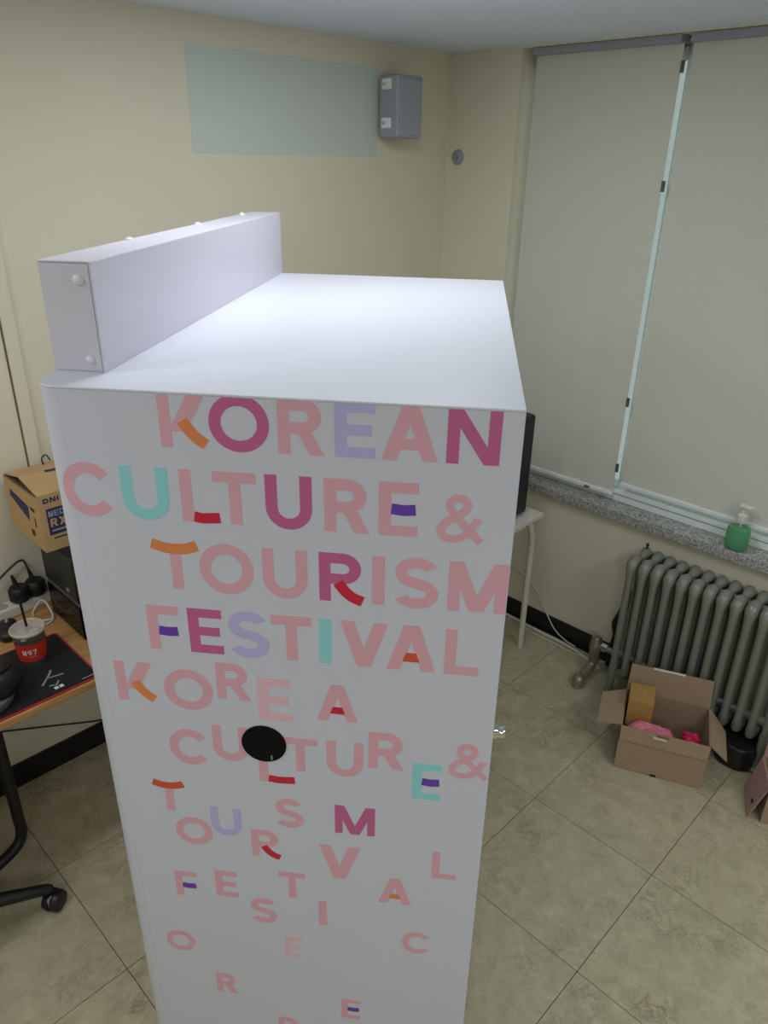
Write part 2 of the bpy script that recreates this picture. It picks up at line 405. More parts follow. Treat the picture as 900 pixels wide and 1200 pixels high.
# outer wall behind is open sky; blinds
def blind(name, y0, y1, zb, label):
    t = empty(name, (XW+.045, (y0+y1)/2, zb))
    hw = (y1-y0)/2; zt = WZ1-zb
    nseg = 24; v = []; 
    mb = MB()
    for i in range(nseg+1):
        yy = -hw+2*hw*i/nseg; dx = .0018*math.sin(i*1.1)+.0012*math.sin(i*2.7+1)
        v += [(dx*1.2, yy, .012), (dx*.2, yy, zt-.024)]
    f = [(2*i, 2*i+1, 2*i+3, 2*i+2) for i in range(nseg)]
    n = len(v); v2 = [(x+.0012, y, z) for x, y, z in v]
    mb.add(v, f); mb.add(v2, [q[::-1] for q in f])
    mb.build('fabric', M_BLIND, t, smooth=True)
    MB().box(-.010,-hw,0,.010,hw,.018).build('bottom_bar', M_ALU, t, bevel=.003)
    MB().lathe([(.022,-hw),(.022,hw)], (.030,0,zt-.052), 16, 'y').build('roller', M_BLIND, t, smooth=True)
    MB().box(-.030,-hw,zt-.026,.045,hw,zt-.001).build('cassette', M_SPK, t, bevel=.002)
    return tag(t, label, 'roller blind', 'roller blinds at the window')
BL1 = blind('roller_blind', 1.340, 1.925, .778, 'lowered beige roller blind nearest the room corner')
blind('roller_blind', .20, 1.308, .832, 'lowered beige roller blind behind the green soap bottle')
# dark clips along the edge of the first blind, and its pull tab
for z_ in (.905, 1.19, 1.99, 2.36):
    MB().box(-.004, -.2925-.010, z_-.778-.018, .004, -.2925+.001, z_-.778+.018).build('edge_clip', M_GREYD, BL1)
MB().box(-.014, -.19, .002, -.010, -.165, .014).build('pull_tab', M_BROWN, BL1, bevel=.001)

# ================================================================== KIOSK
KY = math.radians(37.9958); W, D, H = .7333, 1.2376, 1.7523
kio = empty('kiosk', (.8508, .5558, 0), KY-math.pi/2)
tag(kio, 'tall white kiosk printed with colourful festival lettering, filling the foreground', 'kiosk')
r = .042
def outline(inset, front):
    R_ = r-inset
    pts = [(-inset, front), (-inset, D-inset), (-W+inset, D-inset), (-W+inset, r)]
    for k in range(1, 11):
        a = math.pi+ (math.pi/2)*k/10; pts.append((-W+r+R_*math.cos(a), front+ (r-front)+ (r-front)*math.sin(a)))
    return pts
MB().prism(outline(0, .0015), .06, H-.004).build('body', M_FRONT, kio, smooth=True)
MB().prism(outline(.02, .02), .0, .06).build('plinth', M_BLACKM, kio)
MB().prism(outline(0, 0), H-.004, H).build('top_panel', M_WHITE, kio, bevel=.0012, seg=2)
# front panel with the round camera window
hx, hz, hr = -.4085, 1.0990, .0415
fp = MB(); X0, X1, Z0, Z1 = -.690, -.001, .062, H-.004; q = .06; th0, th1 = 0.0, .0015
for (a, b, c, d) in ((X0, Z0, hx-q, Z1), (hx+q, Z0, X1, Z1), (hx-q, Z0, hx+q, hz-q), (hx-q, hz+q, hx+q, Z1)):
    fp.box(a, th0, b, c, th1, d)
n = 40; ring = []
for k in range(n):
    a = 2*math.pi*k/n+math.pi/4; c, s_ = math.cos(a), math.sin(a); m = max(abs(c), abs(s_))
    ring.append(((hx+hr*c, hz+hr*s_), (hx+q*c/m, hz+q*s_/m)))
for k in range(n):
    (i0_, o0), (i1_, o1) = ring[k], ring[(k+1) % n]
    fp.add([(i0_[0],th0,i0_[1]),(o0[0],th0,o0[1]),(o1[0],th0,o1[1]),(i1_[0],th0,i1_[1]),(i0_[0],th1,i0_[1]),(i1_[0],th1,i1_[1])],
           [(0,1,2,3),(0,3,5,4)])
fp.build('front_panel', M_FRONT, kio)
cw = MB().lathe([(hr, -.0020), (hr, .0010)], (hx, 0, hz), 40, 'y').build('camera_window', M_BLACKG, kio)
MB().box(hx+.012, -.0024, hz-hr+.006, hx+.0145, -.0020, hz-hr+.016).build('painted_glint', M_GREY, cw)  # grey fleck painting the small glint low in the window
# header box on top, along the left side
hw, hn, hh = .0827, .081, .1667
hd = empty('header', (0,0,0)); hd.parent = kio
MB().box(-W+.002, hn+.002, H, -W+hw-.002, D-.001, H+hh-.002).build('header_core', M_HEAD, hd)
MB().box(-W, hn, H+.0025, -W+hw-.004, hn+.002, H+hh-.003).build('end_panel', M_HEAD, hd, bevel=.0006)
MB().box(-W+hw-.002, hn-.002, H, -W+hw+.001, D, H+hh).build('side_panel', M_HEAD, hd, bevel=.0008)
MB().box(-W, hn, H+hh-.002, -W+hw-.002, D, H+hh+.0005).build('top_board', M_HEAD, hd, bevel=.0006)
def dome(c, axis, rr, sgn):
    prof = [(rr, 0), (rr*.95, rr*.25), (rr*.75, rr*.5), (rr*.4, rr*.68), (.0005, rr*.74)]
    if sgn < 0: prof = [(a, -b) for a, b in prof]
    return MB().lathe(prof, c, 20, axis)
dome((-W+hw-.022, hn, H+hh-.026), 'y', .0085, -1).build('screw_cap', M_SCREW, hd, smooth=True)
dome((-W+hw-.022, hn, H+.020), 'y', .0068, -1).build('screw_cap', M_SCREW, hd, smooth=True)
for yy in (.30, .67, 1.02):
    dome((-W+.012, hn+yy, H+hh+.0005), 'z', .0085, 1).build('screw_cap', M_SCREW, hd, smooth=True)
# chrome cam lock on the right side
kn = MB().lathe([(.014,0),(.014,.006),(.0125,.008),(.0115,.016),(.012,.018),(.012,.021),(.010,.024)], (0, .045, 1.138), 24, 'x').build('lock_knob', M_CHROME, kio, smooth=True)
MB().box(.0235, .0435, 1.130, .0246, .0465, 1.146).build('key_slot', M_BLACK, kn)

# printed letters: (char, ink, accent ink, u_left, u_right, z_bottom, z_top) ; u runs leftwards from the right edge
LETTERS = [
('K','p','o',0.5364,0.4645,1.6662,1.7518,0.0180),
('O','m','',0.4600,0.3686,1.6642,1.7538,0.0180),
('R','p','',0.3560,0.2863,1.6662,1.7518,0.0180),
('E','l','',0.2714,0.2115,1.6662,1.7518,0.0180),
('A','p','',0.2026,0.1196,1.6662,1.7518,0.0180),
('N','m','',0.1078,0.0312,1.6662,1.7518,0.0180),
('C','p','',0.7083,0.6237,1.5401,1.6330,0.0187),
('U','t','',0.6104,0.5339,1.5401,1.6310,0.0187),
('L','p','r',0.5151,0.4546,1.5421,1.6310,0.0187),
('T','p','',0.4621,0.3940,1.5421,1.6310,0.0187),
('U','m','',0.3803,0.3076,1.5401,1.6310,0.0187),
('R','p','',0.2887,0.2192,1.5421,1.6310,0.0187),
('E','p','v',0.2048,0.1449,1.5421,1.6310,0.0187),
('&','p','',0.1153,0.0466,1.5381,1.6173,0.0131),
('T','p','o',0.5733,0.4974,1.4156,1.5042,0.0186),
('O','p','',0.4965,0.4064,1.4136,1.5062,0.0186),
('U','p','',0.3913,0.3181,1.4136,1.5042,0.0186),
('R','m','r',0.2992,0.2265,1.4156,1.5042,0.0186),
('I','p','',0.2140,0.1936,1.4156,1.5042,0.0204),
('S','p','',0.1784,0.1082,1.4136,1.5062,0.0186),
('M','p','',0.0929,0.0013,1.4156,1.5042,0.0186),
('F','p','v',0.5985,0.5424,1.2902,1.3796,0.0188),
('E','m','',0.5267,0.4677,1.2902,1.3796,0.0188),
('S','l','',0.4582,0.3876,1.2882,1.3816,0.0188),
('T','p','',0.3827,0.3147,1.2902,1.3796,0.0188),
('I','t','',0.3014,0.2813,1.2902,1.3796,0.0201),
('V','p','',0.2660,0.1866,1.2902,1.3796,0.0188),
('A','p','e',0.1882,0.1065,1.2902,1.3796,0.0188),
('L','p','',0.0919,0.0349,1.2902,1.3796,0.0188),
('K','p','o',0.6724,0.6032,1.1713,1.2574,0.0177),
('O','p','',0.5848,0.4953,1.1619,1.2510,0.0183),
('R','p','',0.4867,0.4269,1.1941,1.2723,0.0160),
('E','q','',0.4135,0.3538,1.1547,1.2477,0.0191),
('A','p','r',0.3084,0.2357,1.1676,1.2452,0.0159),
('C','p','',0.5897,0.5142,1.0308,1.1157,0.0174),
('U','p','',0.5049,0.4392,1.0493,1.1319,0.0169),
('L','p','r',0.4211,0.3545,1.0071,1.0901,0.0170),
('T','p','',0.3737,0.3095,1.0411,1.1194,0.0161),
('U','p','',0.2932,0.2257,1.0386,1.1218,0.0171),
('R','p','',0.2169,0.1514,1.0661,1.1505,0.0173),
('E','t','v',0.1364,0.0835,1.0024,1.0877,0.0175),
('&','p','',0.0718,0.0029,1.0635,1.1435,0.0132),
('T','p','e',0.6340,0.5736,0.9050,0.9817,0.0157),
('U','l','',0.5254,0.4644,0.8531,0.9275,0.0153),
('S','p','',0.3952,0.3399,0.8931,0.9682,0.0154),
('M','m','',0.2798,0.2029,0.8933,0.9653,0.0148),
('O','p','',0.6005,0.5253,0.8184,0.8924,0.0152),
('R','p','r',0.4471,0.3894,0.8048,0.8782,0.0150),
('V','p','',0.3129,0.2308,0.7666,0.8572,0.0186),
('L','p','',0.0910,0.0435,0.7992,0.8714,0.0148),
('F','p','v',0.6176,0.5710,0.6620,0.7342,0.0148),
('E','p','',0.5314,0.4843,0.6745,0.7495,0.0154),
('T','p','',0.3971,0.3425,0.6940,0.7676,0.0151),
('A','p','o',0.1941,0.1279,0.7120,0.7830,0.0146),
('S','p','',0.4617,0.4050,0.6067,0.6816,0.0154),
('I','p','',0.3165,0.2996,0.6202,0.6932,0.0169),
('O','p','',0.6580,0.5933,0.4807,0.5460,0.0134),
('E','q','',0.3922,0.3544,0.5048,0.5701,0.0134),
('C','p','',0.1429,0.0830,0.5670,0.6335,0.0136),
('R','p','',0.5552,0.5080,0.3522,0.4175,0.0134),
('E','p','v',0.2714,0.2290,0.3150,0.3825,0.0138),
('R','p','',0.4183,0.3690,0.2193,0.2875,0.0140),
]
first = None
for ch, ink, acc, ul, ur, zb, zt, tk in LETTERS:
    wd, ht = ul-ur, zt-zb
    A, B = glyph(ch, wd, ht, tk, bool(acc))
    def to3(x, y):
        e_ = max(0.0, (-W+r)-(-ul+x))            # follow the rounded left corner
        return (-ul+x, r-math.sqrt(max(0.0, r*r-e_*e_)), zb+y)
    clip = (H-.0045)-zb
    o = film(A, to3, (0,-1,0), .0004, clip).build('letter', INK[ink], kio)
    if B: film(B, to3, (0,-1,0), .0006, clip).build('letter_accent', INK[acc], o)

# ================================================================== LEFT: desk and what stands on it
ZD = .72
desk = empty('desk', (.25, 2.03, 0)); tag(desk, 'desk with an oak-coloured top and black metal legs against the back wall', 'desk')
DX0, DX1, DY0, DY1 = -.65, 1.10, 1.757, 2.300
ox, oy = .25, 2.03
MB().box(DX0-ox, DY0-oy, ZD-.024, DX1-ox, DY1-oy, ZD).build('desktop', M_WOOD, desk, bevel=.002)
def uleg(xa, xb, y):
    sg = 1 if xb < xa else -1
    pts = [(xa,y,ZD-.024),(xa,y,.22),(xa,y,.165),(xa-sg*.010,y-.004,.128),(xa-sg*.040,y-.012,.106),(xa-sg*.10,y-.02,.088),(xa-sg*.24,y-.02,.030),((xa+xb)/2,y-.02,.017)]
    m = MB().tube([(p[0]-ox,p[1]-oy,p[2]) for p in catmull(pts, 5)], .017, 12)
    return m
uleg(.415, -.15, 1.955).build('leg', M_BLACKM, desk, smooth=True)
uleg(-.50, .05, 1.955).build('leg', M_BLACKM, desk, smooth=True)
MB().tube([(1.02-ox, 2.0-oy, 0), (1.02-ox, 2.0-oy, ZD-.024)], .017, 12).build('leg', M_BLACKM, desk, smooth=True)
for xx in (.415, -.50, 1.02):
    MB().box(xx-.035-ox, 1.955-.05-oy, ZD-.030, xx+.035-ox, 1.955+.05-oy, ZD-.024).build('mounting_plate', M_BLACKM, desk)

pad = empty('mouse_pad', (.36, 1.912, ZD)); tag(pad, 'black mouse pad with red stitched edge under the coffee cup', 'mouse pad')
def rrect(x0, y0, x1, y1, rr, n=5):
    out = []
    for cx, cy, a0 in ((x1-rr,y1-rr,0),(x0+rr,y1-rr,90),(x0+rr,y0+rr,180),(x1-rr,y0+rr,270)):
        for k in range(n+1):
            a = math.radians(a0+90*k/n); out.append((cx+rr*math.cos(a), cy+rr*math.sin(a)))
    return out
MB().prism(rrect(-.30,-.150,.307,.146,.012), 0, .0032).build('edge', M_REDTRIM, pad)
MB().prism(rrect(-.294,-.143,.302,.140,.010), .0032, .0038).build('cloth', M_PAD, pad)
lg = MB()
for q_ in S_path([(.168,-.085),(.205,-.045),(.215,-.03)], .006, False)+S_path([(.19,-.06),(.235,-.07)], .005, False)+S_path([(.182,-.098),(.2,-.105),(.212,-.09)], .005, False):
    lg.prism(q_, .0038, .0041)
lg.build('emblem', M_GREY, pad)
lg = MB()
lg.prism(S_rect(.188,-.125,.199,-.112), .0038, .0041); lg.prism(S_rect(.202,-.125,.213,-.112), .0038, .0041)
lg.build('emblem', M_PRINTW, pad)
MB().prism(S_rect(.262,-.133,.296,-.129), .0038, .0041).build('emblem', M_GREY, pad)

cup = empty('iced_coffee_cup', (.560, 1.957, ZD+.0041)); tag(cup, 'clear takeaway cup of iced coffee with red sleeve and black straw on mouse pad', 'cup')
hc = .112
MB().lathe([(.034,0),(.0445,hc-.006),(.0455,hc)], n=32, cap=False).build('cup_wall', M_PLASTIC, cup, smooth=True)
MB().lathe([(.0335,.001),(.0425,.094)], n=32).build('coffee', M_COFFEE, cup, smooth=True)
ice = MB()
for k in range(14):
    a = random.random()*6.28; rr = .034*math.sqrt(random.random())
    ice.ball((rr*math.cos(a), rr*math.sin(a), .095), .008, .007, .005, 6, 4)
ice.build('ice', M_ICE, cup)
MB().lathe([(.0362,.022),(.0425,.080),(.0432,.080),(.0369,.022)], n=32, cap=False).build('sleeve', M_RED, cup, smooth=True)
sl = cup.children[-1]
MB().lathe([(.0475,hc-.003),(.048,hc+.003),(.045,hc+.006),(.043,hc+.003),(.020,hc+.004),(.0005,hc+.004)], n=32, cap=False).build('lid', M_LID, cup, smooth=True)
MB().lathe([(.0470,hc-.004),(.0490,hc-.001),(.0490,hc+.003),(.0462,hc+.006),(.0445,hc+.004),(.0455,hc-.004)], n=32, cap=False).build('rim', M_ICE, cup, smooth=True)
MB().tube([(.004,.004,.012),(.0,.012,.20)], .0037, 10).build('straw', M_BLACK, cup, smooth=True)
def cyl_text(s_, size, z, a_c, wd, tk):
    tot = sum(wd+tk for _ in s_); quads = []; x = -tot/2
    for ch in s_:
        A, B = glyph(ch, wd, size, tk); quads += [[(px+x, py) for px, py in q_] for q_ in A]; x += wd+tk
    def to3(px, py):
        R_ = .0370+.0063*((z+py-.022)/.058)+.0003; a = a_c+px/R_
        return (R_*math.cos(a), R_*math.sin(a), z+py)
    mb = MB()
    for q_ in quads:
        a = [to3(*p) for p in q_]; mb.add(a, [(0,1,2,3)])
    return mb
ac = math.atan2(-1.957, -.560)-.10
cyl_text('M97', .017, .047, ac-.05, .0110, .0030).build('sleeve_print', M_PRINTW, sl)
cyl_text('IIIII', .005, .037, ac+.12, .0028, .0010).build('sleeve_print', M_GREY, sl)

# black rounded pouch with grey base at the left frame edge
bag = empty('headset_case', (.378, 1.868, ZD+.0045)); tag(bag, 'black rounded case with a grey base on the mouse pad, cut by the left edge', 'case')
MB().ball((0,0,.060), .112, .084, .046, 24, 14, .7).build('shell', M_BLACK, bag, smooth=True)
MB().lathe([(.080,0),(.088,.010),(.092,.030),(.084,.040)], n=28).build('base', M_GREYB, bag, smooth=True)
MB().tube(catmull([(-.07,-.05,.098),(.0,-.055,.106),(.070,-.04,.100),(.108,.02,.074)], 6), .006, 8).build('strap', M_BLACKM, bag, smooth=True)

# black glossy equipment case with carton on top
eq = empty('equipment_case', (.84, 2.068, ZD)); tag(eq, 'glossy black equipment case on the desk beneath the printed cardboard box', 'case')
MB().box(-.128,-.115,.0,.16,.118,.115).build('lower_housing', M_BLACKG, eq, bevel=.006)
MB().box(-.124,-.110,.115,.156,.114,.128).build('band', M_GREYD, eq)
MB().box(-.128,-.115,.128,.16,.118,.28).build('upper_housing', M_BLACK, eq, bevel=.006)
MB().box(-.1295,-.06,.150,-.1275,-.045,.160).build('label_plate', M_GREY, eq)

cx0, cy0, cz0, cx1, cy1, cz1 = .683, 2.046, 1.0, 1.03, 2.288, 1.176
ct = empty('cardboard_box', ((cx0+cx1)/2, (cy0+cy1)/2, cz0)); tag(ct, 'tan cardboard box with navy printing on top of the black equipment case', 'box')
CW, CD, CH = (cx1-cx0)/2, (cy1-cy0)/2, cz1-cz0
bd = MB(); t_ = .004
bd.box(-CW,-CD,0,CW,CD,t_); bd.box(-CW,-CD,t_,-CW+t_,CD,CH); bd.box(CW-t_,-CD,t_,CW,CD,CH)
bd.box(-CW+t_,-CD,t_,CW-t_,-CD+t_,CH); bd.box(-CW+t_,CD-t_,t_,CW-t_,CD,CH)
bd.build('carton_wall', M_CARDT, ct)
MB().hexa([(-CW+.004,-CD,CH),(CW,-CD,CH),(CW,.006,CH+.012),(-CW+.004,.006,CH+.024)], [(-CW+.004,-CD,CH+.004),(CW,-CD,CH+.004),(CW,.006,CH+.016),(-CW+.004,.006,CH+.028)]).build('flap', M_CARDT, ct)
MB().hexa([(-CW+.004,.008,CH+.024),(CW,.008,CH+.012),(CW,CD,CH),(-CW+.004,CD,CH)], [(-CW+.004,.008,CH+.028),(CW,.008,CH+.016),(CW,CD,CH+.004),(-CW+.004,CD,CH+.004)]).build('flap', M_CARDT, ct)
MB().hexa([(-CW,-CD+.004,CH-.002),(-CW+.10,-CD+.006,CH-.055),(-CW+.10,CD-.006,CH-.055),(-CW,CD-.004,CH-.002)], [(-CW,-CD+.004,CH+.002),(-CW+.10,-CD+.006,CH-.051),(-CW+.10,CD-.006,CH-.051),(-CW,CD-.004,CH+.002)]).build('flap', M_CARDIN, ct)
def flat_text(s_, size, wd, tk, to3, nrm, m, parent, gap=None, th=.0003, name='print'):
    x = 0; qs = []
    for ch in s_:
        A, B = glyph(ch, wd if ch != 'I' else tk, size, tk); qs += [[(px+x, py) for px, py in q_] for q_ in A]; x += (wd if ch != 'I' else tk)+(gap or tk*.8)
    return film(qs, to3, nrm, th).build(name, m, parent)
pf = lambda ox_, oz_: (lambda x, y: (-CW+ox_+x, -CD, oz_+y))
flat_text('DNI', .015, .017, .0045, pf(.016, .152), (0,-1,0), M_PRINTN, ct)
MB().box(-CW+.020,-CD-.0004,.050,-CW+.090,-CD,.134).build('print_block', M_PRINTN, ct)
pb = ct.children[-1]
flat_text('MED', .018, .014, .0036, lambda x, y: (-CW+.025+x, -CD-.0004, .108+y), (0,-1,0), M_GREY, pb)
flat_text('RX', .026, .021, .0056, lambda x, y: (-CW+.027+x, -CD-.0004, .075+y), (0,-1,0), M_CARDT, pb)
MB().box(-CW+.028,-CD-.0007,.060,-CW+.084,-CD-.0004,.066).build('print', M_GREY, pb)
MB().box(-CW+.030,-CD-.0003,.036,-CW+.084,-CD,.041).build('print', M_PRINTD, ct)
# marks on the left end: a dark slanted stripe and small print
pl_ = MB(); pl_.add([(-CW-.0004, CD-.03, .118), (-CW-.0004, -CD+.085, .075), (-CW-.0004, -CD+.075, .125), (-CW-.0004, CD-.035, .142)], [(0,1,2,3)]); pl_.build('print', M_PRINTN, ct)
for (a, b, c, d) in ((.030,.118,.062,.130), (.035,.070,.045,.098), (.06,.030,.085,.052)):
    p_ = MB(); p_.add([(-CW-.0004, -CD+a, b), (-CW-.0004, -CD+a, d), (-CW-.0004, -CD+c, d), (-CW-.0004, -CD+c, b)], [(0,1,2,3)]); p_.build('print', M_PRINTD, ct)
pt_ = MB(); pt_.add([(-CW+.080, .004, CH+.0262), (-CW+.16, .004, CH+.0235), (-CW+.16, -.008, CH+.0215), (-CW+.080, -.008, CH+.0243)], [(0,3,2,1)]); pt_.build('print', M_PRINTN, ct)
MB().tube(catmull([(-CW+.115,.09,CH+.006),(-CW+.11,.09,CH+.03),(-CW+.125,.09,CH+.04),(-CW+.135,.09,CH+.02)],5), .0022, 6).build('handle_loop', M_BLACK, ct, smooth=True)

ps = empty('power_strip', (.66, 2.262, ZD), math.radians(6)); tag(ps, 'white power strip at the back of the desk holding two black plugs', 'power strip')
MB().box(-.17,-.026,0,.13,.026,.038).build('housing', M_CABLEW, ps, bevel=.006)
for k in range(5):
    MB().lathe([(.019,.038),(.019,.0395)], (-.13+k*.055,0,0), 20).build('socket', M_GREY, ps)
MB().box(.098,-.012,.038,.116,.012,.043).build('switch', M_REDTRIM, ps)
def plug(x, y, z, label, sc=1.0):
    t = empty('power_plug', (x, y, z)); tag(t, label, 'plug', 'plugs in the power strip')
    MB().lathe([(.021*sc,0),(.026*sc,.008),(.026*sc,.040),(.020*sc,.050)], n=20).build('plug_body', M_BLACKM, t, smooth=True)
    MB().tube([(0,.006,.03),(-.002,.016,.065),(-.006,.018,.085)], [.010,.007,.004], 8).build('strain_relief', M_BLACK, t, smooth=True)
    return t
plug(.645, 2.256, ZD+.0396, 'black round power plug nearer the left frame edge on the power strip', 1.2)
p2 = plug(.700, 2.263, ZD+.0396, 'black power plug with upright cord on the power strip', 1.25)
tag(MB().tube(catmull([(.694,2.281,ZD+.125),(.690,2.295,ZD+.150),(.672,2.297,ZD+.152),(.640,2.297,ZD+.135),(.600,2.295,ZD+.110),(.545,2.29,ZD+.075),(.48,2.28,ZD+.03),(.42,2.27,ZD+.006)], 6), .0036, 8).build('black_cable', M_BLACK, None, smooth=True), 'black cord arching off the power plug down the wall', 'cable')
tag(MB().tube(catmull([(.30,2.314,.34),(.45,2.314,.285),(.583,2.314,.226),(.70,2.314,.172),(.811,2.314,.121),(.86,2.314,.102)], 5), .0028, 6).build('black_cable', M_BLACK, None, smooth=True), 'thin black cable slanting down the wall under the desk', 'cable')
def loop_cable(pts, rr, m, name, label):
    return tag(MB().tube(catmull(pts, 8), rr, 8).build(name, m, None, smooth=True), label, 'cable')
loop_cable([(.655,2.195,ZD+.004),(.665,2.218,ZD+.006),(.69,2.222,ZD+.030),(.700,2.205,ZD+.034),(.700,2.165,ZD+.018),(.690,2.135,ZD+.006),(.660,2.150,ZD+.004),(.630,2.180,ZD+.004),(.585,2.182,ZD+.004)], .0034, M_CABLEW, 'white_cable', 'white cable coiled on the desk in front of the power strip')
loop_cable([(.60,2.120,ZD+.004),(.64,2.118,ZD+.004),(.68,2.122,ZD+.004),(.704,2.150,ZD+.004)], .003, M_CABLEW, 'white_cable', 'second thinner white cable crossing the desk behind the coffee cup')
ms = empty('computer_mouse', (.560, 2.150, ZD), math.radians(70)); tag(ms, 'black computer mouse on the desk behind the coffee cup', 'mouse')
MB().ball((0,0,.016), .055, .032, .022, 20, 12, .8).build('shell', M_BLACK, ms, smooth=True)
MB().box(.010,-.004,.036,.034,.004,.0395).build('scroll_wheel', M_GREY, ms, bevel=.002)

# swivel chair pushed under the desk
ch_ = empty('office_chair', (.115, 1.868, 0)); tag(ch_, 'black swivel office chair on casters pushed under the desk', 'chair')
RC = .315
for k in range(5):
    a = math.radians(-21.5+72*k); c, s_ = math.cos(a), math.sin(a)
    MB().tube([(.02*c,.02*s_,.115),(.16*c,.16*s_,.105),(.30*c,.30*s_,.085),(.318*c,.318*s_,.080)], [.024,.021,.016,.012], 8).build('base_arm', M_BLACKM, ch_, smooth=True)
    cs = empty('caster', (RC*c, RC*s_, .0)); cs.parent = ch_; cs.rotation_euler.z = a+math.radians(55)
    for sg in (-1, 1):
        MB().lathe([(.012,sg*.004),(.0325,sg*.004),(.033,sg*.013),(.030,sg*.023),(.012,sg*.025)] if sg > 0 else [(.012,-.025),(.030,-.023),(.033,-.013),(.0325,-.004),(.012,-.004)], (.0,0,.033), 24, 'y').build('wheel', M_BLACK, cs, smooth=True)
    MB().box(-.026,-.0035,.026,.012,.0035,.060).build('fork', M_GREY, cs, bevel=.002)
    MB().lathe([(.007,.035),(.007,.085)], n=10).build('stem', M_BLACKM, cs, smooth=True)
MB().lathe([(.035,.085),(.035,.15),(.025,.16),(.025,.40)], n=18).build('gas_column', M_BLACKM, ch_, smooth=True)
MB().ball((-.02,.02,.43), .20, .20, .035, 24, 10, .7).build('seat', M_PAD, ch_, smooth=True)

# ================================================================== BACK WALL
tag(MB().box(1.464, YB-.0012, 2.070, 2.300, YB, 2.374).build('pale_wall_patch', M_PATCH), 'pale rectangle of unfaded paint high on the back wall', 'paint patch')
sp = empty('wall_speaker', (2.362, YB, 2.134)); tag(sp, 'grey box loudspeaker mounted high on the back wall near the corner', 'speaker')
MB().box(-.072,-.118,.0,.068,-.016,.214).build('cabinet', M_SPK, sp, bevel=.010, seg=3)
MB().box(-.058,-.1215,.012,.056,-.116,.202).build('grille', M_SPK, sp, bevel=.004)
for zz in (.035, .165):
    MB().box(-.0760,-.085,zz,-.0705,-.035,zz+.036).build('bracket_clip', M_ALU, sp, bevel=.003)
    MB().lathe([(.006,-.0790),(.006,-.0755)], (0,-.05,zz+.017), 12, 'x').build('bolt', M_CHROME, sp)
MB().box(-.03,-.016,.05,.03,0,.165).build('wall_mount', M_BLACKM, sp)
wk = empty('wall_sensor', (XW, 2.253, 2.074)); tag(wk, 'small round grey plate on the wall beside the room corner', 'wall plate')
MB().lathe([(.030,0),(.030,-.006),(.024,-.012),(.0005,-.014)], n=24, axis='x').build('cover', M_GREY, wk, smooth=True)
MB().lathe([(.010,-.012),(.010,-.020)], n=16, axis='x').build('button', M_GREY, wk, smooth=True)

# ================================================================== WINDOW WALL: table, case, sill items
tb = empty('side_table', (2.25, 1.86, 0)); tag(tb, 'white table with splayed round legs in the corner below the window', 'table')
tx, ty = 2.25, 1.86; ZT = .70
MB().box(1.93-tx, 1.528-ty, ZT-.022, 2.553-tx, 2.20-ty, ZT).build('table_top', M_TABLE, tb, bevel=.003)
for (xx, yy) in ((2.528,1.556), (1.96,1.556), (2.528,2.17), (1.96,2.17)):
    sx = -1 if xx > tx else 1; sy = 1 if yy < ty else -1
    pts = [(xx-tx, yy-ty, 0), (xx-tx, yy-ty, .50), (xx-tx+sx*.006, yy-ty, .58), (xx-tx+sx*.026, yy-ty, .645), (xx-tx+sx*.06, yy-ty, ZT-.022)]
    MB().tube(catmull(pts, 4), .0135, 12).build('leg', M_TABLE, tb, smooth=True)
MB().box(1.96-tx, 1.560-ty, ZT-.055, 2.47-tx, 1.580-ty, ZT-.022).build('apron', M_TABLE, tb)
pc = empty('computer_tower', (2.39, 1.72, ZT)); tag(pc, 'tall dark case with rounded corners standing on the white table', 'computer')
MB().prism(rrect(-.10,-.15,.098,.20,.022), .012, .445).build('case', M_NAVY, pc, bevel=.012, seg=3)
MB().prism(rrect(-.095,-.140,.094,.195,.02), 0, .012).build('foot', M_GREY, pc)

bt = empty('soap_bottle', (2.724, .793, .750)); bt.scale = (1.22, 1.22, 1.16); tag(bt, 'green pump soap bottle standing on the granite sill', 'bottle')
def oval_lathe(prof, ex, n=24):
    m = MB().lathe(prof, n=n); m.v = [(x*ex, y, z) for x, y, z in m.v]; return m
oval_lathe([(.032,0),(.036,.004),(.037,.02),(.036,.070),(.030,.084),(.013,.092),(.013,.098)], .72).build('bottle_body', M_PLASTIC, bt, smooth=True)
oval_lathe([(.031,.003),(.0345,.008),(.0345,.068),(.029,.080)], .70).build('liquid', M_GREEN, bt, smooth=True)
MB().lathe([(.014,.095),(.0155,.098),(.0155,.122),(.010,.126)], n=20).build('cap', M_PUMP, bt, smooth=True)
MB().lathe([(.005,.126),(.005,.150)], n=12).build('pump_stem', M_PUMP, bt, smooth=True)
MB().hexa([(-.014,-.020,.148),(.010,-.030,.146),(.012,.014,.148),(-.012,.014,.148)], [(-.012,-.018,.158),(.008,-.028,.156),(.010,.012,.160),(-.010,.012,.160)]).build('pump_head', M_PUMP, bt, bevel=.003)
MB().tube([(0,0,.01),(0,0,.095)], .003, 8).build('dip_tube', M_PUMP, bt, smooth=True)

